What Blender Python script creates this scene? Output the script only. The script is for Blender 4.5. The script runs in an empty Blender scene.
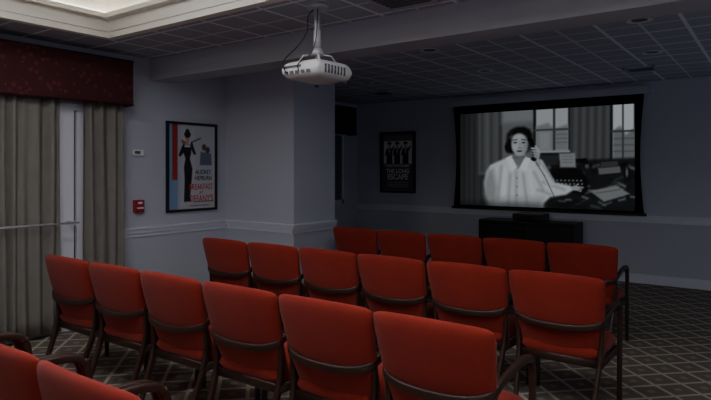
import bpy, bmesh, math, random
import numpy as np
from mathutils import Vector, Matrix
random.seed(3)
S = bpy.context.scene
COL = S.collection

# ---------------------------------------------------------------- dimensions
XL, XF, YB, XR, YN = -5.4, -6.14, 8.5, 2.0, -1.6
ZC = 2.67
# ---------------------------------------------------------------- materials
class NT:
    def __init__(s, name):
        s.m = bpy.data.materials.new(name); s.m.use_nodes = True
        s.t = s.m.node_tree; s.n = s.t.nodes; s.l = s.t.links
        s.b = s.n['Principled BSDF']
    def node(s, typ, **kw):
        n = s.n.new(typ)
        for k, v in kw.items(): setattr(n, k, v)
        return n
    def link(s, a, b): s.l.new(a, b)
    def math(s, op, a, b=None, c=None):
        n = s.node('ShaderNodeMath', operation=op)
        for i, v in enumerate((a, b, c)):
            if v is None: continue
            if isinstance(v, (int, float)): n.inputs[i].default_value = v
            else: s.link(v, n.inputs[i])
        return n.outputs[0]
    def mix(s, f, a, b):
        n = s.node('ShaderNodeMix', data_type='RGBA')
        for i, v in ((0, f), (6, a), (7, b)):
            if isinstance(v, (int, float)): n.inputs[i].default_value = v
            elif isinstance(v, tuple): n.inputs[i].default_value = (*v[:3], 1)
            else: s.link(v, n.inputs[i])
        return n.outputs[2]
    def noise(s, scale, detail=3, vec=None):
        n = s.node('ShaderNodeTexNoise'); n.inputs['Scale'].default_value = scale
        n.inputs['Detail'].default_value = detail
        if vec is None:
            tc = s.node('ShaderNodeTexCoord'); vec = tc.outputs['Object']
        s.link(vec, n.inputs['Vector'])
        return n.outputs['Fac']
    def xyz(s):
        tc = s.node('ShaderNodeTexCoord'); sp = s.node('ShaderNodeSeparateXYZ')
        s.link(tc.outputs['Object'], sp.inputs[0]); return sp.outputs
    def bump(s, h, strength, dist=0.01):
        n = s.node('ShaderNodeBump'); n.inputs['Strength'].default_value = strength
        n.inputs['Distance'].default_value = dist
        s.link(h, n.inputs['Height']); s.link(n.outputs[0], s.b.inputs['Normal'])

def simple(name, col, rough=0.6, metal=0.0, nscale=40, var=0.12, bump=0.0, spec=0.5):
    t = NT(name)
    f = t.noise(nscale)
    c2 = tuple(max(0, c * (1 - var)) for c in col); c1 = tuple(c * (1 + var) for c in col)
    t.link(t.mix(f, c2, c1), t.b.inputs['Base Color'])
    t.b.inputs['Roughness'].default_value = rough
    t.b.inputs['Metallic'].default_value = metal
    t.b.inputs['Specular IOR Level'].default_value = spec
    if bump: t.bump(f, bump)
    return t.m

M_wall = simple('wall_paint', (0.50, 0.51, 0.585), 0.75, nscale=60, var=0.03, bump=0.05, spec=0.25)
M_trim = simple('trim_paint', (0.70, 0.71, 0.78), 0.45, nscale=30, var=0.03)
M_beam = simple('bulkhead_paint', (0.46, 0.47, 0.53), 0.8, nscale=60, var=0.03, spec=0.2)
M_white = simple('tray_white_paint', (0.82, 0.80, 0.72), 0.6, nscale=20, var=0.02)
M_wood = simple('dark_walnut', (0.032, 0.013, 0.008), 0.42, nscale=25, var=0.35)
M_black = simple('black_lacquer', (0.006, 0.006, 0.008), 0.45, nscale=20, var=0.2)
M_blackcloth = simple('black_masking', (0.002, 0.002, 0.003), 0.95, nscale=20, var=0.1, spec=0.05)
M_proj = simple('projector_plastic', (0.76, 0.77, 0.77), 0.4, nscale=10, var=0.03)
M_projd = simple('projector_grille', (0.10, 0.10, 0.12), 0.5, nscale=10, var=0.05)
M_metal = simple('painted_steel', (0.55, 0.55, 0.58), 0.4, metal=0.2, nscale=10, var=0.05)
M_red = simple('alarm_red', (0.30, 0.008, 0.015), 0.4, nscale=10, var=0.05)
M_glass = simple('night_glass', (0.02, 0.025, 0.035), 0.1, nscale=4, var=0.2)
M_cable = simple('cable_rubber', (0.01, 0.01, 0.012), 0.6, nscale=10)
M_ink = simple('ink_black', (0.006, 0.006, 0.008), 0.6, nscale=10)
M_inkred = simple('ink_red', (0.5, 0.03, 0.02), 0.6, nscale=10)
M_inkwhite = simple('ink_white', (0.85, 0.85, 0.85), 0.6, nscale=10)

def mat_uphol():
    t = NT('red_upholstery')
    a = t.noise(5, 4); b = t.noise(420, 2); d = t.noise(90, 3)
    c = t.mix(a, (0.25, 0.022, 0.014), (0.40, 0.040, 0.022))
    c = t.mix(t.math('MULTIPLY', d, 0.5), c, (0.20, 0.017, 0.011))
    c = t.mix(t.math('MULTIPLY', b, 0.5), c, (0.13, 0.010, 0.008))
    t.link(c, t.b.inputs['Base Color'])
    t.b.inputs['Roughness'].default_value = 0.9
    t.b.inputs['Specular IOR Level'].default_value = 0.12
    t.b.inputs['Sheen Weight'].default_value = 0.10
    t.bump(b, 0.35, 0.003)
    return t.m
M_up = mat_uphol()

def mat_carpet():
    t = NT('lattice_carpet'); x, y, z = t.xyz()
    P = 0.20
    u = t.math('DIVIDE', t.math('ADD', x, y), P * 1.4142)
    v = t.math('DIVIDE', t.math('SUBTRACT', x, y), P * 1.4142)
    def line(c, w):
        f = t.math('ABSOLUTE', t.math('SUBTRACT', t.math('FRACT', c), 0.5))
        return t.math('LESS_THAN', f, w)
    l1 = t.math('MAXIMUM', line(u, 0.065), line(v, 0.065))
    fu = t.math('ABSOLUTE', t.math('SUBTRACT', t.math('FRACT', t.math('ADD', u, 0.5)), 0.5))
    fv = t.math('ABSOLUTE', t.math('SUBTRACT', t.math('FRACT', t.math('ADD', v, 0.5)), 0.5))
    dot = t.math('LESS_THAN', t.math('MAXIMUM', fu, fv), 0.12)
    n = t.noise(150, 3)
    base = t.mix(n, (0.105, 0.092, 0.078), (0.195, 0.168, 0.138))
    c = t.mix(t.math('MULTIPLY', dot, 0.6), base, (0.32, 0.28, 0.22))
    c = t.mix(t.math('MULTIPLY', l1, t.math('ADD', 0.6, t.math('MULTIPLY', n, 0.3))), c, (0.52, 0.46, 0.37))
    t.link(c, t.b.inputs['Base Color']); t.b.inputs['Roughness'].default_value = 0.95
    t.b.inputs['Specular IOR Level'].default_value = 0.1
    t.bump(n, 0.3, 0.004)
    return t.m
M_carpet = mat_carpet()

def mat_tile(name, base, grid):
    t = NT(name); x, y, z = t.xyz()
    P = 0.61
    def line(c, per, w, off=0.0):
        f = t.math('ABSOLUTE', t.math('SUBTRACT', t.math('FRACT', t.math('DIVIDE', t.math('ADD', c, off), per)), 0.5))
        return t.math('GREATER_THAN', f, 0.5 - w / per / 2)
    T = t.math('MAXIMUM', line(x, P, 0.030), line(y, P, 0.030))
    s = t.math('MAXIMUM', line(x, P / 2, 0.022), line(y, P / 2, 0.022))
    n = t.noise(90, 4)
    c = t.mix(n, tuple(k * 0.8 for k in base), tuple(k * 1.15 for k in base))
    c = t.mix(t.math('MULTIPLY', s, 0.7), c, grid)
    c = t.mix(T, c, grid)
    t.link(c, t.b.inputs['Base Color']); t.b.inputs['Roughness'].default_value = 0.9
    t.b.inputs['Specular IOR Level'].default_value = 0.1
    t.bump(n, 0.2, 0.004)
    return t.m
M_tile = mat_tile('acoustic_tile', (0.42, 0.435, 0.51), (0.84, 0.86, 0.95))

def mat_valance():
    t = NT('red_damask'); 
    v = t.node('ShaderNodeTexVoronoi'); v.inputs['Scale'].default_value = 16
    tc = t.node('ShaderNodeTexCoord'); t.link(tc.outputs['Object'], v.inputs['Vector'])
    f = t.math('LESS_THAN', v.outputs['Distance'], 0.30)
    c = t.mix(f, (0.055, 0.006, 0.009), (0.11, 0.02, 0.02))
    t.link(c, t.b.inputs['Base Color']); t.b.inputs['Roughness'].default_value = 0.85
    return t.m
M_val = mat_valance()
def mat_curtain():
    t = NT('taupe_curtain'); a = t.noise(8, 2); b = t.noise(300, 2)
    c = t.mix(a, (0.17, 0.160, 0.140), (0.245, 0.232, 0.205)); c = t.mix(t.math('MULTIPLY', b, .3), c, (0.12, 0.11, 0.10))
    t.link(c, t.b.inputs['Base Color']); t.b.inputs['Roughness'].default_value = 0.9
    return t.m
M_cur = mat_curtain()

def mat_emit(name, col, st):
    t = NT(name)
    t.b.inputs['Base Color'].default_value = (0.8, 0.8, 0.8, 1)
    t.b.inputs['Emission Color'].default_value = (*col, 1)
    t.b.inputs['Emission Strength'].default_value = st
    return t.m
def mat_attr(name, emit=0.0, rough=0.5):
    t = NT(name); a = t.node('ShaderNodeAttribute', attribute_name='paint')
    if emit:
        t.b.inputs['Base Color'].default_value = (0.02, 0.02, 0.02, 1)
        t.link(a.outputs['Color'], t.b.inputs['Emission Color'])
        t.b.inputs['Emission Strength'].default_value = emit
        t.b.inputs['Roughness'].default_value = 0.9
    else:
        t.link(a.outputs['Color'], t.b.inputs['Base Color'])
        t.b.inputs['Roughness'].default_value = rough
    return t.m

# ---------------------------------------------------------------- mesh helpers
def obj(name, me, parent=None, mats=()):
    o = bpy.data.objects.new(name, me); COL.objects.link(o)
    for m in mats: me.materials.append(m)
    if parent: o.parent = parent
    return o
def empty(name, loc=(0, 0, 0)):
    o = bpy.data.objects.new(name, None); COL.objects.link(o); o.location = loc
    o.empty_display_size = 0.2; return o
def add_box(bm, a, b, mi=0, bevel=0.0):
    x0, y0, z0 = a; x1, y1, z1 = b
    vs = [bm.verts.new(p) for p in [(x0,y0,z0),(x1,y0,z0),(x1,y1,z0),(x0,y1,z0),(x0,y0,z1),(x1,y0,z1),(x1,y1,z1),(x0,y1,z1)]]
    fs = [bm.faces.new([vs[i] for i in q]) for q in [(0,3,2,1),(4,5,6,7),(0,1,5,4),(1,2,6,5),(2,3,7,6),(3,0,4,7)]]
    for f in fs: f.material_index = mi
    if bevel:
        es = set(e for f in fs for e in f.edges)
        r = bmesh.ops.bevel(bm, geom=list(es), offset=bevel, segments=2, affect='EDGES', profile=0.5)
        for f in r['faces']: f.material_index = mi
def boxes(name, lst, mats, parent=None, bevel=0.0):
    bm = bmesh.new()
    for it in lst:
        a, b = it[0], it[1]; mi = it[2] if len(it) > 2 else 0
        add_box(bm, a, b, mi, bevel)
    me = bpy.data.meshes.new(name); bm.to_mesh(me); bm.free()
    return obj(name, me, parent, mats)
def cyl(bm, p0, p1, r0, r1=None, n=20, mi=0, cap=True):
    r1 = r0 if r1 is None else r1
    p0, p1 = Vector(p0), Vector(p1); d = (p1 - p0).normalized()
    a = d.orthogonal().normalized(); b = d.cross(a)
    A = [bm.verts.new(p0 + (a*math.cos(2*math.pi*i/n) + b*math.sin(2*math.pi*i/n))*r0) for i in range(n)]
    B = [bm.verts.new(p1 + (a*math.cos(2*math.pi*i/n) + b*math.sin(2*math.pi*i/n))*r1) for i in range(n)]
    for i in range(n):
        f = bm.faces.new((A[i], A[(i+1)%n], B[(i+1)%n], B[i])); f.material_index = mi; f.smooth = True
    if cap:
        f = bm.faces.new(A[::-1]); f.material_index = mi
        f = bm.faces.new(B); f.material_index = mi
def catmull(pts, k=6):
    P = [Vector(p) for p in pts]; P = [2*P[0]-P[1]] + P + [2*P[-1]-P[-2]]; out = []
    for i in range(1, len(P)-2):
        for j in range(k):
            t = j/k
            out.append(0.5*((2*P[i]) + (P[i+1]-P[i-1])*t + (2*P[i-1]-5*P[i]+4*P[i+1]-P[i+2])*t*t + (3*P[i]-P[i-1]-3*P[i+1]+P[i+2])*t**3))
    out.append(P[-2]); return out
def sweep(bm, pts, W, H, up=(0,0,1), mi=0, n=10, sq=3.0):
    up = Vector(up); rings = []; N = len(pts)
    for i, p in enumerate(pts):
        s = i/(N-1)
        t = (pts[min(i+1, N-1)] - pts[max(i-1, 0)]).normalized()
        a = t.cross(up).normalized(); b = a.cross(t).normalized()
        w = W(s) if callable(W) else W; h = H(s) if callable(H) else H
        ring = []
        for k in range(n):
            th = 2*math.pi*(k+0.5)/n; c, q = math.cos(th), math.sin(th)
            cx = math.copysign(abs(c)**(2/sq), c)*w/2; cy = math.copysign(abs(q)**(2/sq), q)*h/2
            ring.append(bm.verts.new(p + a*cx + b*cy))
        rings.append(ring)
    for i in range(N-1):
        for k in range(n):
            f = bm.faces.new((rings[i][k], rings[i][(k+1)%n], rings[i+1][(k+1)%n], rings[i+1][k]))
            f.material_index = mi; f.smooth = True
    f = bm.faces.new(rings[0][::-1]); f.material_index = mi
    f = bm.faces.new(rings[-1]); f.material_index = mi
def pillow(bm, fn, nu=18, nv=18, mi=0):
    g = {}
    for s in (-1, 1):
        for i in range(nu+1):
            for j in range(nv+1):
                if s == 1 and (i in (0, nu) or j in (0, nv)): g[s, i, j] = g[-1, i, j]; continue
                g[s, i, j] = bm.verts.new(fn(math.sin(math.pi/2*(-1+2*i/nu)), math.sin(math.pi/2*(-1+2*j/nv)), s))
        for i in range(nu):
            for j in range(nv):
                q = [g[s,i,j], g[s,i+1,j], g[s,i+1,j+1], g[s,i,j+1]]
                if s == 1: q = q[::-1]
                f = bm.faces.new(q); f.smooth = True; f.material_index = mi
def finish(bm, name, mats, parent=None):
    bmesh.ops.recalc_face_normals(bm, faces=bm.faces)
    me = bpy.data.meshes.new(name); bm.to_mesh(me); bm.free()
    return obj(name, me, parent, mats)

# ---------------------------------------------------------------- room shell
boxes('floor', [((XF-.2, YN-.2, -.1), (XR+.2, YB+.2, 0))], [M_carpet])
boxes('wall_back', [((XF-.15, YB, 0), (XR+.15, YB+.15, ZC+.5))], [M_wall])
boxes('wall_left', [((XL-.15, YN, 0), (XL, 4.80, ZC+.5))], [M_wall])
boxes('wall_left_alcove', [((XF-.15, 5.45, 0), (XF, YB, ZC+.5))], [M_wall])
boxes('wall_right', [((XR, YN, 0), (XR+.15, YB, ZC+.5))], [M_wall])
boxes('wall_front', [((XL-.15, YN-.15, 0), (XR+.15, YN, ZC+.5))], [M_wall])
boxes('column', [((XF-.1, 4.77, 0), (-4.30, 5.50, ZC+.05))], [M_wall])
TX0, TX1, TY0, TY1 = -4.72, 1.2, -1.0, 2.86
boxes('ceiling', [((XF-.15, TY1, ZC), (XR+.15, YB+.15, ZC+.08)),
                  ((XL-.15, YN-.15, ZC), (TX0, TY1, ZC+.08)),
                  ((TX1, YN-.15, ZC), (XR+.15, TY1, ZC+.08)),
                  ((TX0, YN-.15, ZC), (TX1, TY0, ZC+.08))], [M_tile])
boxes('ceiling_beam', [((XL, 3.73, 2.45), (XR, 4.02, ZC))], [M_beam])
def ring(x0, x1, y0, y1, w, z0, z1):
    return [((x0, y0, z0), (x0+w, y1, z1)), ((x1-w, y0, z0), (x1, y1, z1)),
            ((x0+w, y0, z0), (x1-w, y0+w, z1)), ((x0+w, y1-w, z0), (x1-w, y1, z1))]
L = []
L += ring(TX0-.05, TX1+.05, TY0-.05, TY1+.05, .07, ZC-.03, ZC+.02)
L += ring(TX0-.02, TX1+.02, TY0-.02, TY1+.02, .05, ZC+.02, ZC+.12)
L += ring(TX0-.02, TX1+.02, TY0-.02, TY1+.02, .12, ZC+.12, ZC+.16)
L += ring(TX0-.02, TX1+.02, TY0-.02, TY1+.02, .04, ZC+.16, ZC+.38)
L += ring(TX0-.02, TX1+.02, TY0-.02, TY1+.02, .16, ZC+.38, ZC+.42)
L += [((TX0-.1, TY0-.1, ZC+.42), (TX1+.1, TY1+.1, ZC+.5))]
boxes('ceiling_tray', L, [M_white])
E_cove = mat_emit('cove_led', (1.0, 0.92, 0.80), 7.0)
boxes('cove_light', ring(TX0+.03, TX1-.03, TY0+.03, TY1-.03, .03, ZC+.16, ZC+.175), [E_cove])
E_panel = mat_emit('diffuser_glow', (0.95, 0.95, 1.0), 9.0)
for i, (x, y) in enumerate([(-3.4, 1.2), (-1.7, 1.2), (0.0, 1.2)]):
    p = empty('ceiling_light_panel')
    boxes('diffuser', [((x-.28, y-.9, ZC+.385), (x+.28, y+.9, ZC+.40))], [E_panel], p)
    boxes('frame', ring(x-.31, x+.31, y-.93, y+.93, .03, ZC+.375, ZC+.42), [M_trim], p)

def rail(name, segs, zs):
    L = []
    for (x0, y0, x1, y1, nx, ny) in segs:
        for (z0, z1, d) in zs:
            if nx:
                a = (min(x0, x0+nx*d), y0, z0); b = (max(x0, x0+nx*d), y1, z1)
            else:
                a = (x0, min(y0, y0+ny*d), z0); b = (x1, max(y0, y0+ny*d), z1)
            L.append((a, b))
    return boxes(name, L, [M_trim])
CR = [(.805, .825, .014), (.825, .845, .008), (.845, .885, .028), (.885, .905, .045)]
BB = [(0, .10, .016), (.10, .12, .010)]
rail('trim_left', [(XL, 3.42, XL, 4.77, 1, 0)], CR)
rail('trim_column', [(XL+.045, 4.77, -4.30, 4.77, 0, -1), (-4.30, 4.725, -4.30, 5.50, 1, 0)], CR)
rail('trim_back', [(XF, YB, XR, YB, 0, -1)], CR)
rail('baseboard_left', [(XL, YN, XL, 4.77, 1, 0)], BB)
rail('baseboard_column', [(XL+.02, 4.77, -4.30, 4.77, 0, -1), (-4.30, 4.755, -4.30, 5.50, 1, 0)], BB)
rail('baseboard_back', [(XF, YB, XR, YB, 0, -1)], BB)
rail('baseboard_alcove', [(XF, 5.5, XF, YB, 1, 0)], BB)

# ---------------------------------------------------------------- window 1 with curtains
w1 = empty('window_1')
boxes('glass', [((XL, 0.9, .25), (XL+.012, 3.28, 2.12))], [M_glass], w1)
fr = []
for y, yw in ((0.86, .06), (1.9, .06), (2.66, .22), (2.91, .10), (3.24, .06)):
    fr.append(((XL, y, .12), (XL+.05, y+yw, 2.12)))
fr += [((XL, .86, .12), (XL+.045, 3.30, .26)), ((XL, .86, 2.06), (XL+.045, 3.30, 2.12)), ((XL, .86, .98), (XL+.04, 3.30, 1.02))]
boxes('frame', fr, [M_trim], w1)
def curtain(name, y0, y1, z0, z1, x, amp=.040, period=.10, mat=M_cur):
    bm = bmesh.new(); n = int((y1-y0)/.007); m = 14; g = []
    for j in range(m+1):
        z = z0 + (z1-z0)*j/m; row = []
        for i in range(n+1):
            y = y0+(y1-y0)*i/n
            ph = 2*math.pi*y/period + 1.2*math.sin(y*11) + .25*math.sin(z*2+y*5)
            a = amp*(.65+.35*math.sin(y*17+1))*(1-.25*j/m)
            row.append(bm.verts.new((x + a*math.sin(ph) + .01*math.sin(y*40+z*1.5), y, z)))
        g.append(row)
    for j in range(m):
        for i in range(n):
            f = bm.faces.new((g[j][i], g[j][i+1], g[j+1][i+1], g[j+1][i])); f.smooth = True
    o = finish(bm, name, [mat])
    s = o.modifiers.new('thick', 'SOLIDIFY'); s.thickness = .003
    return o
curtain('window_curtain', 0.85, 2.72, .04, 2.18, XL+.115)
curtain('window_curtain', 2.92, 3.34, .04, 2.18, XL+.115)
bm = bmesh.new()
cyl(bm, (XL+.20, .8, 1.02), (XL+.20, 2.85, 1.02), .009)
for y, x0 in ((.81, 0), (2.82, .05)): cyl(bm, (XL+x0, y, 1.02), (XL+.20, y, 1.02), .009)
finish(bm, 'grab_rail', [M_metal], w1)
def valance(name, x0, x1, y0, y1, z0, z1):
    bm = bmesh.new()
    add_box(bm, (x1-.02, y0, z0), (x1, y1, z1))
    add_box(bm, (x0, y0, z0), (x1-.02, y0+.02, z1)); add_box(bm, (x0, y1-.02, z0), (x1-.02, y1, z1))
    add_box(bm, (x0, y0+.02, z1-.02), (x1-.02, y1-.02, z1))
    cyl(bm, (x1, y0, z0+.012), (x1, y1, z0+.012), .010, n=8)
    cyl(bm, (x1, y0, z1-.012), (x1, y1, z1-.012), .010, n=8)
    return finish(bm, name, [M_val])
valance('window_valance', XL, XL+.22, .75, 3.39, 2.13, 2.58)
# ---------------------------------------------------------------- window 2 in alcove
w2 = empty('window_2')
boxes('frame', [((XF, 6.0, .92), (XF+.04, 8.06, .99)), ((XF, 6.0, .92), (XF+.04, 6.07, 2.09)), ((XF, 8.0, .92), (XF+.04, 8.06, 2.09))], [M_trim], w2)
boxes('glass', [((XF, 6.07, .99), (XF+.01, 8.0, 2.09))], [M_glass], w2)
boxes('blind_slats', [((XF+.02, 6.08, 1.0+.04*i), (XF+.05, 7.99, 1.028+.04*i)) for i in range(27)], [simple('blind_grey', (.16,.16,.16), .6)], w2)
valance('window_valance', XF, XF+.19, 5.9, 8.22, 2.10, 2.58)

# ---------------------------------------------------------------- painted pictures
def mask_ellipse(X, Y, cx, cy, rx, ry, rot=0, soft=.6):
    c, s = math.cos(rot), math.sin(rot); dx, dy = X-cx, Y-cy
    a = (dx*c+dy*s)/rx; b = (-dx*s+dy*c)/ry
    d = (np.sqrt(a*a+b*b)-1)*min(rx, ry)
    return np.clip(.5-d/soft/2, 0, 1)
def mask_cap(X, Y, x0, y0, x1, y1, r, soft=.6):
    vx, vy = x1-x0, y1-y0; L2 = vx*vx+vy*vy+1e-9
    t = np.clip(((X-x0)*vx+(Y-y0)*vy)/L2, 0, 1)
    d = np.hypot(X-x0-t*vx, Y-y0-t*vy)-r
    return np.clip(.5-d/soft/2, 0, 1)
def mask_poly(X, Y, pts, soft=.6):
    d = np.full(X.shape, 1e9); ins = np.zeros(X.shape, bool); n = len(pts)
    for i in range(n):
        x0, y0 = pts[i]; x1, y1 = pts[(i+1) % n]
        vx, vy = x1-x0, y1-y0; L2 = vx*vx+vy*vy+1e-9
        t = np.clip(((X-x0)*vx+(Y-y0)*vy)/L2, 0, 1)
        d = np.minimum(d, np.hypot(X-x0-t*vx, Y-y0-t*vy))
        if y0 != y1:
            c = ((y0 > Y) != (y1 > Y)) & (X < (x1-x0)*(Y-y0)/(y1-y0)+x0); ins ^= c
    return np.clip(.5+np.where(ins, d, -d)/soft/2, 0, 1)
def rect(x0, y0, x1, y1): return [(x0, y0), (x1, y0), (x1, y1), (x0, y1)]
class Canvas:
    def __init__(s, X, Y): s.X, s.Y = X, Y; s.C = np.zeros(X.shape+(3,))
    def put(s, m, col, a=1.0):
        col = np.array(col if hasattr(col, '__len__') else (col,)*3, float)
        m = (m*a)[..., None]; s.C = s.C*(1-m)+col*m
    def E(s, cx, cy, rx, ry, col, rot=0, a=1, soft=.6): s.put(mask_ellipse(s.X, s.Y, cx, cy, rx, ry, rot, soft), col, a)
    def L(s, x0, y0, x1, y1, r, col, a=1, soft=.6): s.put(mask_cap(s.X, s.Y, x0, y0, x1, y1, r, soft), col, a)
    def P(s, pts, col, a=1, soft=.6): s.put(mask_poly(s.X, s.Y, pts, soft), col, a)
def picture(name, w, h, nx, ny, paint, M, mat, parent):
    u, v = np.meshgrid(np.linspace(0, 1, nx+1), np.linspace(0, 1, ny+1))
    col = np.clip(paint(u, 1-v), 0, 1)**2.2
    verts = np.stack([(u-.5)*w, (v-.5)*h, u*0], -1).reshape(-1, 3)
    i, j = np.meshgrid(np.arange(nx), np.arange(ny)); a = (j*(nx+1)+i).ravel()
    faces = np.stack([a, a+1, a+nx+2, a+nx+1], -1)
    me = bpy.data.meshes.new(name); me.from_pydata(verts.tolist(), [], faces.tolist())
    at = me.color_attributes.new('paint', 'FLOAT_COLOR', 'POINT')
    at.data.foreach_set('color', np.concatenate([col.reshape(-1, 3), np.ones((col.shape[0]*col.shape[1], 1))], 1).ravel().astype(np.float32))
    o = obj(name, me, parent, [mat]); o.matrix_world = M; return o
def wallM(origin, wall):
    if wall == 'left': R = Matrix(((0,0,1),(1,0,0),(0,1,0)))
    else: R = Matrix(((1,0,0),(0,0,-1),(0,1,0)))
    return Matrix.Translation(origin) @ R.to_4x4()

def film_still(u, v):
    s = u*7.78/(u*7.78+(1-u)*9.28)
    X = 462+175*s; Y = 108+100*v
    K = Canvas(X, Y)
    K.C[:] = .20
    K.P(rect(455, 100, 482, 210), .24)
    for x in (466, 471, 476): K.L(x, 100, x, 210, .8, .14, .6, 1.5)
    K.P(rect(480, 100, 504, 175), .34, soft=1)
    for x, c in ((484, .22), (489, .42), (493, .24), (498, .38), (502, .16)): K.L(x, 100, x, 170, 1, c, .7, 1.6)
    K.P(rect(504, 100, 540, 170), .42, soft=1)
    K.P(rect(504, 100, 540, 120), .52, soft=3)
    K.P([(455, 100), (470, 100), (462, 215), (455, 215)], .12, .6, 6)
    K.P(rect(535, 106, 573, 155), .15)
    K.P(rect(538, 108, 570, 150), .70)
    K.P([(538, 125), (550, 122), (556, 128), (570, 124), (570, 150), (538, 150)], .52, 1, 1.5)
    K.L(556, 106, 556, 152, 1.2, .24); K.L(536, 129, 572, 129, 1, .28)
    for y in (134, 138, 142): K.L(558, y, 569, y, .5, .36, .7)
    K.P(rect(541, 131, 552, 149), .62, .7, 2)
    K.L(536, 151, 573, 151, 1.2, .62)
    K.P(rect(572, 100, 613, 175), .31)
    for i, x in enumerate(range(574, 613, 4)): K.L(x, 100, x-1, 170, .9, (.22, .39)[i % 2], .7, 1.6)
    K.P(rect(612, 100, 640, 168), .14)
    K.P(rect(615, 104, 636, 162), .80)
    K.P([(615, 132), (622, 128), (628, 136), (637, 130), (637, 162), (615, 162)], .48, 1, 1.5)
    K.L(625, 102, 625, 165, .9, .25); K.L(613, 133, 638, 133, .9, .25)
    for y in (140, 146, 152): K.L(616, y, 636, y, .6, .28, .6)
    # desk
    K.P([(545, 168), (575, 160), (640, 158), (640, 212), (520, 212), (540, 195)], .13, soft=1.5)
    K.P([(560, 160), (588, 158), (592, 166), (562, 168)], .07)
    rr = random.Random(8)
    for i in range(80):
        x = rr.uniform(556, 634); y = rr.uniform(163, 205); an = rr.uniform(-.5, .5); l = rr.uniform(2, 9)
        K.L(x, y, x+l*math.cos(an), y+l*math.sin(an), rr.uniform(.4, 1.3), rr.choice((.04, .07, .11, .36, .50, .26)), .8, 1)
    # typewriter
    K.P([(548, 178), (556, 168), (582, 168), (590, 180), (588, 192), (550, 192)], .06, 1, 1)
    K.L(552, 167, 588, 166, 1.8, .11); K.E(589, 166, 2.2, 2.2, .33); K.E(551, 167, 2, 2, .33)
    K.P([(561, 153), (577, 153), (578, 167), (562, 167)], .56, 1, 1)
    for y in (156, 159, 162): K.L(564, y, 574, y, .35, .38, .7)
    for r in range(3):
        for k in range(8): K.E(555+k*4+r, 180+r*3.4, 1.0, .9, .50)
    K.P([(592, 190), (618, 184), (632, 192), (606, 200)], .52, 1, 1); K.L(598, 192, 622, 188, .4, .35)
    K.P([(600, 168), (622, 166), (623, 172), (601, 174)], .42); K.P([(603, 162), (620, 161), (620, 166), (603, 167)], .26)
    K.E(630, 174, 4, 7, .1); K.E(629, 172, 1.2, 4, .44)
    # woman : blouse with rounded shoulders and forearm across the desk
    K.P([(500, 160.5), (507, 157.5), (513, 155), (529, 157), (537, 160), (543, 166), (546, 176), (556, 182), (572, 185), (576, 189), (568, 194), (552, 197), (546, 203), (545, 212),
         (496, 212), (492, 204), (488, 196), (486, 184), (488, 172), (492, 164.5)], .84, soft=1.4)
    K.P([(486, 196), (486, 182), (490, 170), (495, 168), (499, 188), (497, 212), (491, 212)], .60, 1, 3)
    for a in ((503, 166, 500, 200), (512, 174, 510, 208), (525, 174, 529, 206), (536, 172, 545, 190), (540, 190, 552, 194), (518, 172, 518, 212), (545, 182, 566, 189)):
        K.L(*a, .8, .54, .75, 2.2)
    for a in ((507, 168, 505, 196), (531, 170, 535, 196)): K.L(*a, 1.2, .92, .8, 2)
    K.P([(497, 200), (545, 198), (546, 214), (494, 214)], .5, .6, 5)
    for y in (178, 187, 196): K.E(518.8, y, .7, .7, .4)
    K.P([(512, 159), (518, 169), (525, 167), (530, 160), (527, 156), (514, 155)], .54, soft=1)
    K.P([(515.5, 148), (527.5, 148), (528, 161), (521, 165), (515, 160)], .48, soft=1)
    K.P([(508, 157), (513, 154.5), (519, 167), (513, 171)], .92, 1, .8); K.P([(532, 158), (527, 156), (521, 168), (528, 171)], .92, 1, .8)
    # hair
    K.P([(508.5, 139), (509, 132), (512.5, 127.5), (518, 125), (526, 125), (531.5, 128), (534, 133), (534, 141), (532, 149), (529, 152), (513, 152), (509.5, 150), (507.8, 145)], .04, 1, 1.8)
    K.E(510.2, 146, 3.4, 5.2, .04, soft=1.2)
    for a in ((511, 132, 517, 128), (519, 128, 529, 130), (509.5, 141, 510, 149), (513.5, 129, 512, 136)): K.L(*a, .5, .22, .6, 1.4)
    # face
    K.E(521.3, 142.5, 8.2, 11.0, .70, -.06, soft=1.2)
    K.P([(514.5, 148), (528.5, 148), (526, 154), (522, 155.8), (517.5, 153.8)], .68, 1, 1.5)
    K.E(527.5, 145, 3.2, 8.5, .54, 0, .6, 2.5)
    K.E(518.5, 135.5, 5.5, 2.6, .78, 0, .6, 2)
    K.E(517, 146.2, 2.6, 2.2, .78, 0, .5, 2)
    K.L(514.7, 138.4, 518.8, 137.8, .4, .18); K.L(523.4, 137.8, 527.6, 138.6, .4, .18)
    K.E(517, 141, 1.6, .8, .18); K.E(525.3, 141.2, 1.6, .8, .18)
    K.L(521.8, 141, 521.2, 145.8, .4, .56, .8, 1); K.L(520.2, 146.8, 523, 146.8, .4, .42, .9, .8)
    K.E(521.3, 150, 2.3, .85, .24); K.L(519.4, 149.9, 523.2, 149.9, .2, .10)
    K.L(515, 156.6, 526, 156, .8, .34, .6, 1.4)
    # forearm up to handset, hand with fingers
    K.L(541, 163, 552, 182, 4.4, .80, 1, 1.2); K.L(545, 165, 556, 181, .7, .52, .7, 1.6)
    K.L(537.5, 158, 540.5, 163, 2.8, .66, 1, 1)
    K.L(533, 139, 537, 157, 1.6, .03); K.E(532, 138.5, 2.6, 2.1, .03, .3); K.E(535.6, 158.5, 2.8, 2.1, .03, .3)
    K.E(539, 153.2, 2.9, 4.6, .66, .25, 1, 1)
    for k in range(4): K.L(533.9+k*.8, 147.2+k*2.7, 539.8+k*.3, 148.2+k*2.6, .95, .72 - .03*k, 1, .6)
    for k in range(3): K.L(534+k*.8, 148.6+k*2.7, 539.4, 149.5+k*2.6, .22, .38, .8, .5)
    K.L(540.4, 150, 537.4, 145.4, .9, .70)
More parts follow.
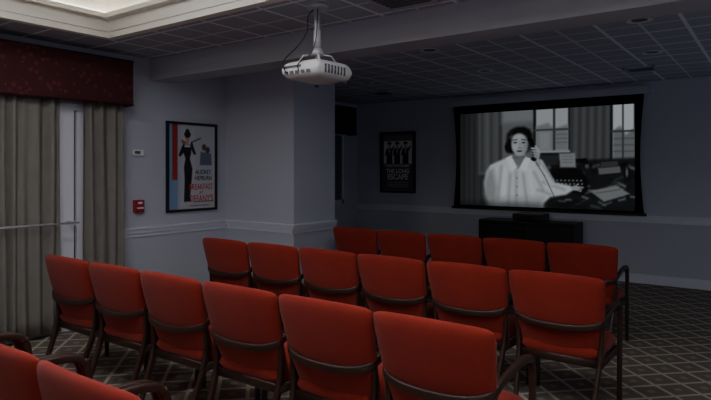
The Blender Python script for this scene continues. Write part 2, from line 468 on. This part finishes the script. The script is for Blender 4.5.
    K.L(538, 162, 546, 175, .35, .10, .8); K.L(546, 175, 556, 196, .35, .10, .8)
    K.E(577, 187.5, 4.0, 2.2, .66, .1)
    for k in range(4): K.L(579, 186+k*1.1, 584-k*.4, 186.4+k*1.4, .55, .66)
    K.L(576, 186, 580, 183.8, .55, .66)
    K.P([(455, 204), (640, 206), (640, 215), (455, 215)], .08, .5, 4)
    n = np.random.RandomState(2).rand(*X.shape)
    K.C *= (0.97+.06*n[..., None])
    return K.C*np.array((.95, .98, 1.0))

M_film = mat_attr('projected_film', emit=.50)  # emission stands in for the projector's light on the screen
scr = empty('projection_screen')
bm = bmesh.new()
W2, SX, SZ0, SZ1, SY = 1.372, -2.82, .93, 2.46, YB-.075
N = 24; L0 = []; R0 = []
for i in range(N+1):
    z = SZ0+(SZ1-SZ0)*i/N; k = .045*math.sin(math.pi*i/N)
    L0.append(bm.verts.new((SX-W2+k, SY, z))); R0.append(bm.verts.new((SX+W2-k, SY, z)))
for i in range(N): bm.faces.new((L0[i], R0[i], R0[i+1], L0[i+1]))
mk = finish(bm, 'masking', [M_blackcloth], scr)
mk.modifiers.new('t', 'SOLIDIFY').thickness = .004
picture('film_picture', 2.52, 1.42, 340, 190, film_still, wallM((SX+.005, SY-.012, (SZ0+SZ1)/2-.03), 'back'), M_film, scr)
boxes('weight_bar', [((SX-W2-.03, SY-.02, SZ0-.035), (SX+W2+.03, SY+.02, SZ0))], [M_black], scr, .006)
boxes('housing', [((SX-W2-.09, YB-.12, 2.50), (SX+W2+.09, YB, 2.60)), ((SX-W2, SY-.003, 2.45), (SX+W2, SY+.003, 2.51), 1)], [M_wall, M_blackcloth], scr)

# ---- posters
def frame_boxes(w, h, t, d):
    return [((-w/2, -h/2, 0), (-w/2+t, h/2, d)), ((w/2-t, -h/2, 0), (w/2, h/2, d)),
            ((-w/2+t, -h/2, 0), (w/2-t, -h/2+t, d)), ((-w/2+t, h/2-t, 0), (w/2-t, h/2, d))]
def text(name, body, size, loc, mat, parent, sx=1.0, bold=0.0):
    c = bpy.data.curves.new(name, 'FONT'); c.body = body; c.size = size; c.align_x = 'CENTER'; c.align_y = 'CENTER'
    c.extrude = .0006; c.offset = bold; c.materials.append(mat)
    o = bpy.data.objects.new(name, c); COL.objects.link(o); o.parent = parent
    o.location = loc; o.scale = (sx, 1, 1); return o
M_print = mat_attr('poster_print', 0, .35)
def lady_poster(u, v):
    X = u*62; Y = v*92; K = Canvas(X, Y); K.C[:] = (.74, .74, .76)
    K.P(rect(-1, -1, 12, 93), (.46, .60, .74)); K.P(rect(5, -1, 12, 70), (.62, .18, .14)); K.P(rect(0, 60, 12, 93), (.50, .60, .74))
    K.P(rect(12, -1, 16, 93), (.66, .70, .76))
    K.P(rect(35, 4, 60, 56), (.70, .72, .75))
    K.P([(19, 22), (30, 22), (29, 32), (27.5, 37), (31, 48), (30, 60), (28, 78), (30, 84), (20, 84), (21, 60), (20, 46), (22, 37), (19, 30)], (.03, .03, .05))
    K.L(19.5, 23, 15, 33, 1.6, (.04, .04, .06)); K.L(15, 33, 21, 27, 1.4, (.04, .04, .06))
    K.L(29.5, 23, 34, 31, 1.6, (.04, .04, .06)); K.L(34, 31, 30, 20, 1.2, (.04, .04, .06))
    K.L(24.5, 17, 24.5, 22, 1.5, (.72, .55, .46)); K.E(24.5, 14, 3, 4, (.76, .60, .50)); K.E(24.5, 10.5, 4.2, 3.6, (.08, .05, .04)); K.E(24.5, 6.8, 2.4, 2.2, (.08, .05, .04))
    K.L(30, 19, 42, 14, .5, (.05, .05, .05)); K.L(21.5, 23.5, 27.5, 23.5, 1, (.85, .85, .9))
    K.E(23.3, 14, .5, .4, .1); K.E(25.8, 14, .5, .4, .1); K.L(23.8, 16.4, 25.2, 16.4, .35, (.6, .1, .1))
    K.E(20, 19.5, 2.6, 1.6, (.55, .32, .14)); K.E(17.8, 17.8, 1.3, 1.3, (.55, .32, .14))
    K.E(47, 24, 3, 3.6, (.35, .25, .22)); K.E(52, 27, 3, 3.6, (.3, .22, .2)); K.P([(42, 29), (57, 31), (58, 44), (41, 44)], (.30, .32, .42), .8)
    K.P(rect(33, 84, 60, 85), .3)
    return K.C
def lp(center, wall, w, h, name):
    p = empty(name); p.matrix_world = wallM(center, wall)
    boxes('poster_frame', frame_boxes(w, h, .028, .028), [M_black], p)
    boxes('poster_backing', [((-w/2+.01, -h/2+.01, 0), (w/2-.01, h/2-.01, .006))], [M_black], p)
    return p
def pic_child(name, w, h, nx, ny, fn, parent):
    o = picture(name, w, h, nx, ny, fn, Matrix.Identity(4), M_print, parent)
    o.matrix_parent_inverse = Matrix.Identity(4); o.matrix_basis = Matrix.Translation((0, 0, .010)); return o
p1 = lp((XL, 4.275, 1.535), 'left', .70, 1.0, 'framed_movie_poster')
pic_child('poster_print', .645, .945, 160, 230, lady_poster, p1)
z = .0115
text('lettering_1', 'AUDREY', .07, (.155, -.06, z), M_ink, p1, .85, .001)
text('lettering_2', 'HEPBURN', .07, (.155, -.13, z), M_ink, p1, .8, .001)
text('lettering_3', 'BREAKFAST', .095, (.125, -.23, z), M_inkred, p1, .70, .001)
text('lettering_4', 'AT', .05, (.125, -.295, z), M_inkred, p1, .9, .001)
text('lettering_5', "TIFFANY'S", .105, (.125, -.365, z), M_inkred, p1, .74, .001)
text('lettering_6', 'A MOTION PICTURE ROMANCE', .022, (.10, -.44, z), M_ink, p1, .9)

def dark_poster(u, v):
    X = u*62; Y = v*92; K = Canvas(X, Y); K.C[:] = (.36, .36, .38)
    K.P(rect(4, 4, 58, 48), (.97, .97, .97))
    K.P(rect(4, 4, 58, 12), .5)
    for cx in (15, 30, 46):
        K.P([(cx-5, 25), (cx-3, 23), (cx+3, 23), (cx+5, 25), (cx+5.5, 48), (cx-5.5, 48)], (.12, .12, .14)); K.P([(cx-1.5, 24), (cx+1.5, 24), (cx, 36)], (.95, .95, .95))
        K.E(cx, 18.5, 2.8, 3.8, (.75, .73, .70)); K.E(cx, 15.2, 3.2, 2.2, .05); K.P(rect(cx-4.4, 15.2, cx+4.4, 16.1), .05)
        K.L(cx+5, 27, cx+8, 22, 1.3, .12); K.L(cx-5, 26, cx-7, 34, 1.3, .12); K.L(cx+8, 22, cx+10, 19, .6, .6)
    K.P(rect(5, 49, 57, 50), .8)
    for y in (78, 81, 84): K.L(12, y, 50, y, .5, .8, .8)
    return K.C
p2 = lp((-5.28, YB, 1.63), 'back', .70, 1.04, 'framed_movie_poster')
pic_child('poster_print', .645, .985, 130, 190, dark_poster, p2)
text('lettering_1', 'THREE WANTED MEN', .05, (0, -.065, z), M_inkwhite, p2, .95, .001)
text('lettering_2', 'THE LONG', .10, (0, -.15, z), M_inkwhite, p2, .95, .003)
text('lettering_3', 'ESCAPE', .13, (0, -.25, z), M_inkwhite, p2, .95, .003)

# ---------------------------------------------------------------- wall fittings
fa = empty('fire_alarm_pull_station')
boxes('body', [((XL, 3.525, 1.06), (XL+.05, 3.635, 1.19))], [M_red], fa, .008)
boxes('handle', [((XL+.05, 3.545, 1.10), (XL+.065, 3.615, 1.115)), ((XL+.05, 3.555, 1.15), (XL+.054, 3.605, 1.17))], [M_proj], fa, .002)
boxes('thermostat', [((XL, 3.52, 1.65), (XL+.025, 3.64, 1.71)), ((XL+.025, 3.535, 1.665), (XL+.028, 3.60, 1.698), 1)], [M_proj, M_projd], None, .003)

# ---------------------------------------------------------------- ceiling fittings
def downlight(x, y):
    bm = bmesh.new()
    for (ra, rb, z0, z1) in ((.095, .075, ZC-.006, ZC-.006), (.075, .06, ZC-.006, ZC-.001)):
        n = 28
        A = [bm.verts.new((x+ra*math.cos(2*math.pi*i/n), y+ra*math.sin(2*math.pi*i/n), z0)) for i in range(n)]
        B = [bm.verts.new((x+rb*math.cos(2*math.pi*i/n), y+rb*math.sin(2*math.pi*i/n), z1)) for i in range(n)]
        for i in range(n): bm.faces.new((A[i], A[(i+1) % n], B[(i+1) % n], B[i]))
    cyl(bm, (x, y, ZC-.006), (x, y, ZC), .097, n=28, cap=False)
    cyl(bm, (x, y, ZC-.003), (x, y, ZC-.001), .06, n=28, mi=1)
    return finish(bm, 'recessed_downlight', [M_proj, M_projd])
for x, y in ((-.89, 4.99), (-1.03, 6.43), (-2.82, 6.48), (-2.77, 5.04), (-4.5, 6.45), (-.2, 3.3)): downlight(x, y)
def vent(x, y, w=.40):
    L = [((x-w/2, y-w/2, ZC-.012), (x+w/2, y-w/2+.03, ZC)), ((x-w/2, y+w/2-.03, ZC-.012), (x+w/2, y+w/2, ZC)),
         ((x-w/2, y-w/2, ZC-.012), (x-w/2+.03, y+w/2, ZC)), ((x+w/2-.03, y-w/2, ZC-.012), (x+w/2, y+w/2, ZC))]
    for k in range(6):
        yy = y-w/2+.05+k*(w-.1)/5.5
        L.append(((x-w/2+.03, yy, ZC-.010), (x+w/2-.03, yy+.018, ZC), 1))
    boxes('air_vent', L, [M_beam, M_projd])
vent(-1.31, 7.42, .34); vent(-4.88, 7.43, .34); vent(-2.1, 3.42, .4)

# ---------------------------------------------------------------- projector
pj = empty('ceiling_projector', (-2.66, 3.20, 2.19))
PZ = ZC-2.19
bm = bmesh.new()
cyl(bm, (0, 0, .14), (0, 0, PZ-.02), .022)
cyl(bm, (0, 0, PZ-.025), (0, 0, PZ), .075, .085)
cyl(bm, (0, 0, .125), (0, 0, .17), .05, .035)
cyl(bm, (0, 0, .17), (0, 0, .30), .028)
for sx in (-1, 1):
    for sy in (-1, 1):
        sweep(bm, [Vector((0, 0, .13)), Vector((sx*.07, sy*.07, .12)), Vector((sx*.10, sy*.10, .06))], .018, .010, up=(0, 0.1, 1))
finish(bm, 'mount_pole', [M_metal], pj)
bm = bmesh.new()
def body(u, v, s):
    x = u*.175*(1-.05*v**6); y = v*.20*(1-.05*u**8)
    e = ((1-abs(u)**8)*(1-abs(v)**8))**.5
    return Vector((x, y, .005 + s*.065*e*(1+.06*v)))
pillow(bm, body, 24, 24)
cyl(bm, (-.07, .16, 0), (-.07, .235, 0), .055, .050, mi=0)
cyl(bm, (-.07, .23, 0), (-.07, .238, 0), .042, mi=1)
cyl(bm, (-.07, .10, 0.05), (-.07, .17, 0.05), .035, .03, mi=0)
for k in range(7): add_box(bm, (-.178, -.13+k*.035, -.028), (-.172, -.115+k*.035, .03), 1)
for k in range(7): add_box(bm, (.172, -.13+k*.035, -.028), (.178, -.115+k*.035, .03), 1)
for k in range(5): add_box(bm, (-.13+k*.05, -.203, -.03), (-.10+k*.05, -.195, -.008), 1)
add_box(bm, (-.14, -.202, .012), (.02, -.196, .03), 1)
add_box(bm, (-.11, -.11, .055), (.11, .11, .072), 0, .004)
for sx in (-1, 1): cyl(bm, (sx*.13, .15, -.075), (sx*.13, .15, -.055), .015, mi=1)
finish(bm, 'projector_body', [M_proj, M_projd], pj)
bm = bmesh.new()
sweep(bm, catmull([(-.03, 0, .46), (-.06, -.03, .40), (-.05, -.05, .30), (-.10, -.08, .2), (-.15, -.18, .08), (-.11, -.22, 0), (-.10, -.20, -.02)]), .009, .009, up=(.3, .5, .2), n=6)
sweep(bm, catmull([(.02, -.02, .45), (.04, -.05, .32), (.03, -.06, .2), (.05, -.14, .1), (.02, -.225, .03), (.0, -.2, -.015)]), .007, .007, up=(.3, .5, .2), n=6)
finish(bm, 'cables', [M_cable], pj)

# ---------------------------------------------------------------- media console
mc = empty('media_console')
X0, X1, Y0, Y1 = -3.58, -2.22, 8.0, 8.43
boxes('carcass', [((X0, Y0, .06), (X1, Y1, .10)), ((X0, Y0, .74), (X1, Y1, .78)), ((X0, Y0, .10), (X0+.03, Y1, .74)), ((X1-.03, Y0, .10), (X1, Y1, .74)),
                  ((X0, Y1-.02, .10), (X1, Y1, .74)), ((-2.905, Y0+.02, .10), (-2.895, Y1, .74)), ((X0+.03, Y0+.02, .0), (X1-.03, Y1, .06))], [M_black], mc)
boxes('doors', [((X0+.035, Y0-.005, .11), (-2.905, Y0+.015, .73)), ((-2.895, Y0-.005, .11), (X1-.035, Y0+.015, .73))], [M_black], mc, .004)
boxes('knobs', [((-2.95, Y0-.03, .42), (-2.935, Y0-.005, .50)), ((-2.865, Y0-.03, .42), (-2.85, Y0-.005, .50))], [M_metal], mc, .002)
av = empty('av_receiver')
boxes('case', [((-3.10, 8.08, .795), (-2.67, 8.38, .88)), ((-3.06, 8.1, .78), (-3.02, 8.36, .795)), ((-2.75, 8.1, .78), (-2.71, 8.36, .795))], [M_black], av, .003)
boxes('display', [((-2.98, 8.076, .82), (-2.80, 8.08, .85))], [M_glass], av)

# ---------------------------------------------------------------- armchairs
def build_chair():
    bm = bmesh.new()
    zb, zt = .32, .885
    def back(u, v, s):
        z = (zb+zt)/2 + v*(zt-zb)/2
        f = (z-zb)/(zt-zb)
        hw = .243 + .050*f**.8
        x = u*hw*(1-.024*abs(v)**14)
        z = z - (.012*u*u + .014*abs(u)**14)*max(0, v)**2 + .02*abs(u)**9*max(0, -v)**3
        yc = .165*(1-f)**1.0 - .02*math.sin(math.pi*f) + .030*u*u
        e = ((1-abs(u)**9)*(1-abs(v)**9))**.5
        return Vector((x, yc + s*.034*e, z))
    pillow(bm, back, 24, 24, 0)
    def seat(u, v, s):
        x = u*(.245-.01*(v < 0)*abs(v))*(1-.04*abs(v)**8); y = .315+v*.225*(1-.035*abs(u)**8)
        e = ((1-abs(u)**8)*(1-abs(v)**8))**.5
        z = .405 + s*.062*e + (.012*(1-u*u)*(1-v*v) if s > 0 else 0)
        return Vector((x, y, z))
    pillow(bm, seat, 18, 18, 0)
    pts = [(.265, .500, .615), (.269, .47, .645), (.273, .38, .662), (.273, .25, .655), (.270, .13, .630), (.245, .066, .590), (.15, .028, .568), (0, .015, .562)]
    pts = pts + [(-p[0], p[1], p[2]) for p in pts[-2::-1]]
    P = catmull(pts, 5)
    sweep(bm, P, lambda s: .024+.012*min(1, (abs(s-.5)*2)**2), lambda s: .040-.008*min(1, (abs(s-.5)*2)**2), mi=1, n=12, sq=4)
    for sx in (-1, 1):
        sweep(bm, catmull([(sx*.265, .50, .0), (sx*.265, .505, .25), (sx*.265, .515, .45), (sx*.265, .515, .57), (sx*.266, .495, .628)], 4), .030,
              lambda s: .030+.012*s, up=(0, 1, 0), mi=1, n=10, sq=4)
        sweep(bm, catmull([(sx*.228, -.035, .0), (sx*.235, .04, .20), (sx*.246, .10, .38), (sx*.253, .105, .50), (sx*.256, .090, .60)], 4), .028,
              lambda s: .028+.014*math.sin(math.pi*s), up=(0, 1, 0), mi=1, n=10, sq=4)
        sweep(bm, [Vector((sx*.248, .09, .35)), Vector((sx*.255, .50, .35))], .022, .05, mi=1, n=8, sq=4)
    sweep(bm, [Vector((-.25, .50, .35)), Vector((.25, .50, .35))], .022, .05, mi=1, n=8, sq=4)
    sweep(bm, [Vector((-.24, .10, .35)), Vector((.24, .10, .35))], .022, .05, mi=1, n=8, sq=4)
    bmesh.ops.recalc_face_normals(bm, faces=bm.faces)
    me = bpy.data.meshes.new('armchair_mesh'); bm.to_mesh(me); bm.free()
    me.materials.append(M_up); me.materials.append(M_wood)
    return me
CH = build_chair()
def row(xr, y, n, pitch=.590):
    for i in range(n):
        o = bpy.data.objects.new('upholstered_armchair', CH); COL.objects.link(o)
        o.location = (xr-pitch*(i+.5), y+.034+random.uniform(-.008, .008), 0)
        o.rotation_euler = (0, 0, math.radians(random.uniform(-.4, .4)))
row(-1.42, .90, 4)
row(-.895, 2.11, 6, .590)
row(-.81, 3.50, 6, .590)
row(-1.06, 5.03, 5, .592)

# ---------------------------------------------------------------- light
def area(name, loc, target, size, sizey, power, col):
    l = bpy.data.lights.new(name, 'AREA'); l.shape = 'RECTANGLE'; l.size = size; l.size_y = sizey; l.energy = power; l.color = col
    o = bpy.data.objects.new(name, l); COL.objects.link(o); o.location = loc
    o.rotation_euler = (Vector(target)-Vector(loc)).to_track_quat('-Z', 'Y').to_euler(); return o
area('right_side_fill_light', (1.9, 6.4, 1.3), (-3.0, 6.4, 2.67), 3.0, 1.6, 8, (.60, .74, 1.0))  # added out-of-view fill that lifts the far walls and ceiling
area('rear_fill_light', (0.3, -1.5, 1.7), (-2.4, 5.0, 2.9), 3.0, 1.2, 8, (.74, .82, 1.0))  # added bluish fill behind the camera, not a room fixture
w = bpy.data.worlds.new('night'); S.world = w; w.use_nodes = True
w.node_tree.nodes['Background'].inputs[0].default_value = (.01, .012, .02, 1)

# ---------------------------------------------------------------- camera
cd = bpy.data.cameras.new('camera'); cam = bpy.data.objects.new('camera', cd); COL.objects.link(cam)
cam.location = (0, 0, 1.5); cam.rotation_euler = (math.radians(90), 0, math.radians(36))
cd.sensor_width = 36; cd.lens = 585/711*36; cd.shift_y = -30/711; cd.clip_start = .05
S.camera = cam
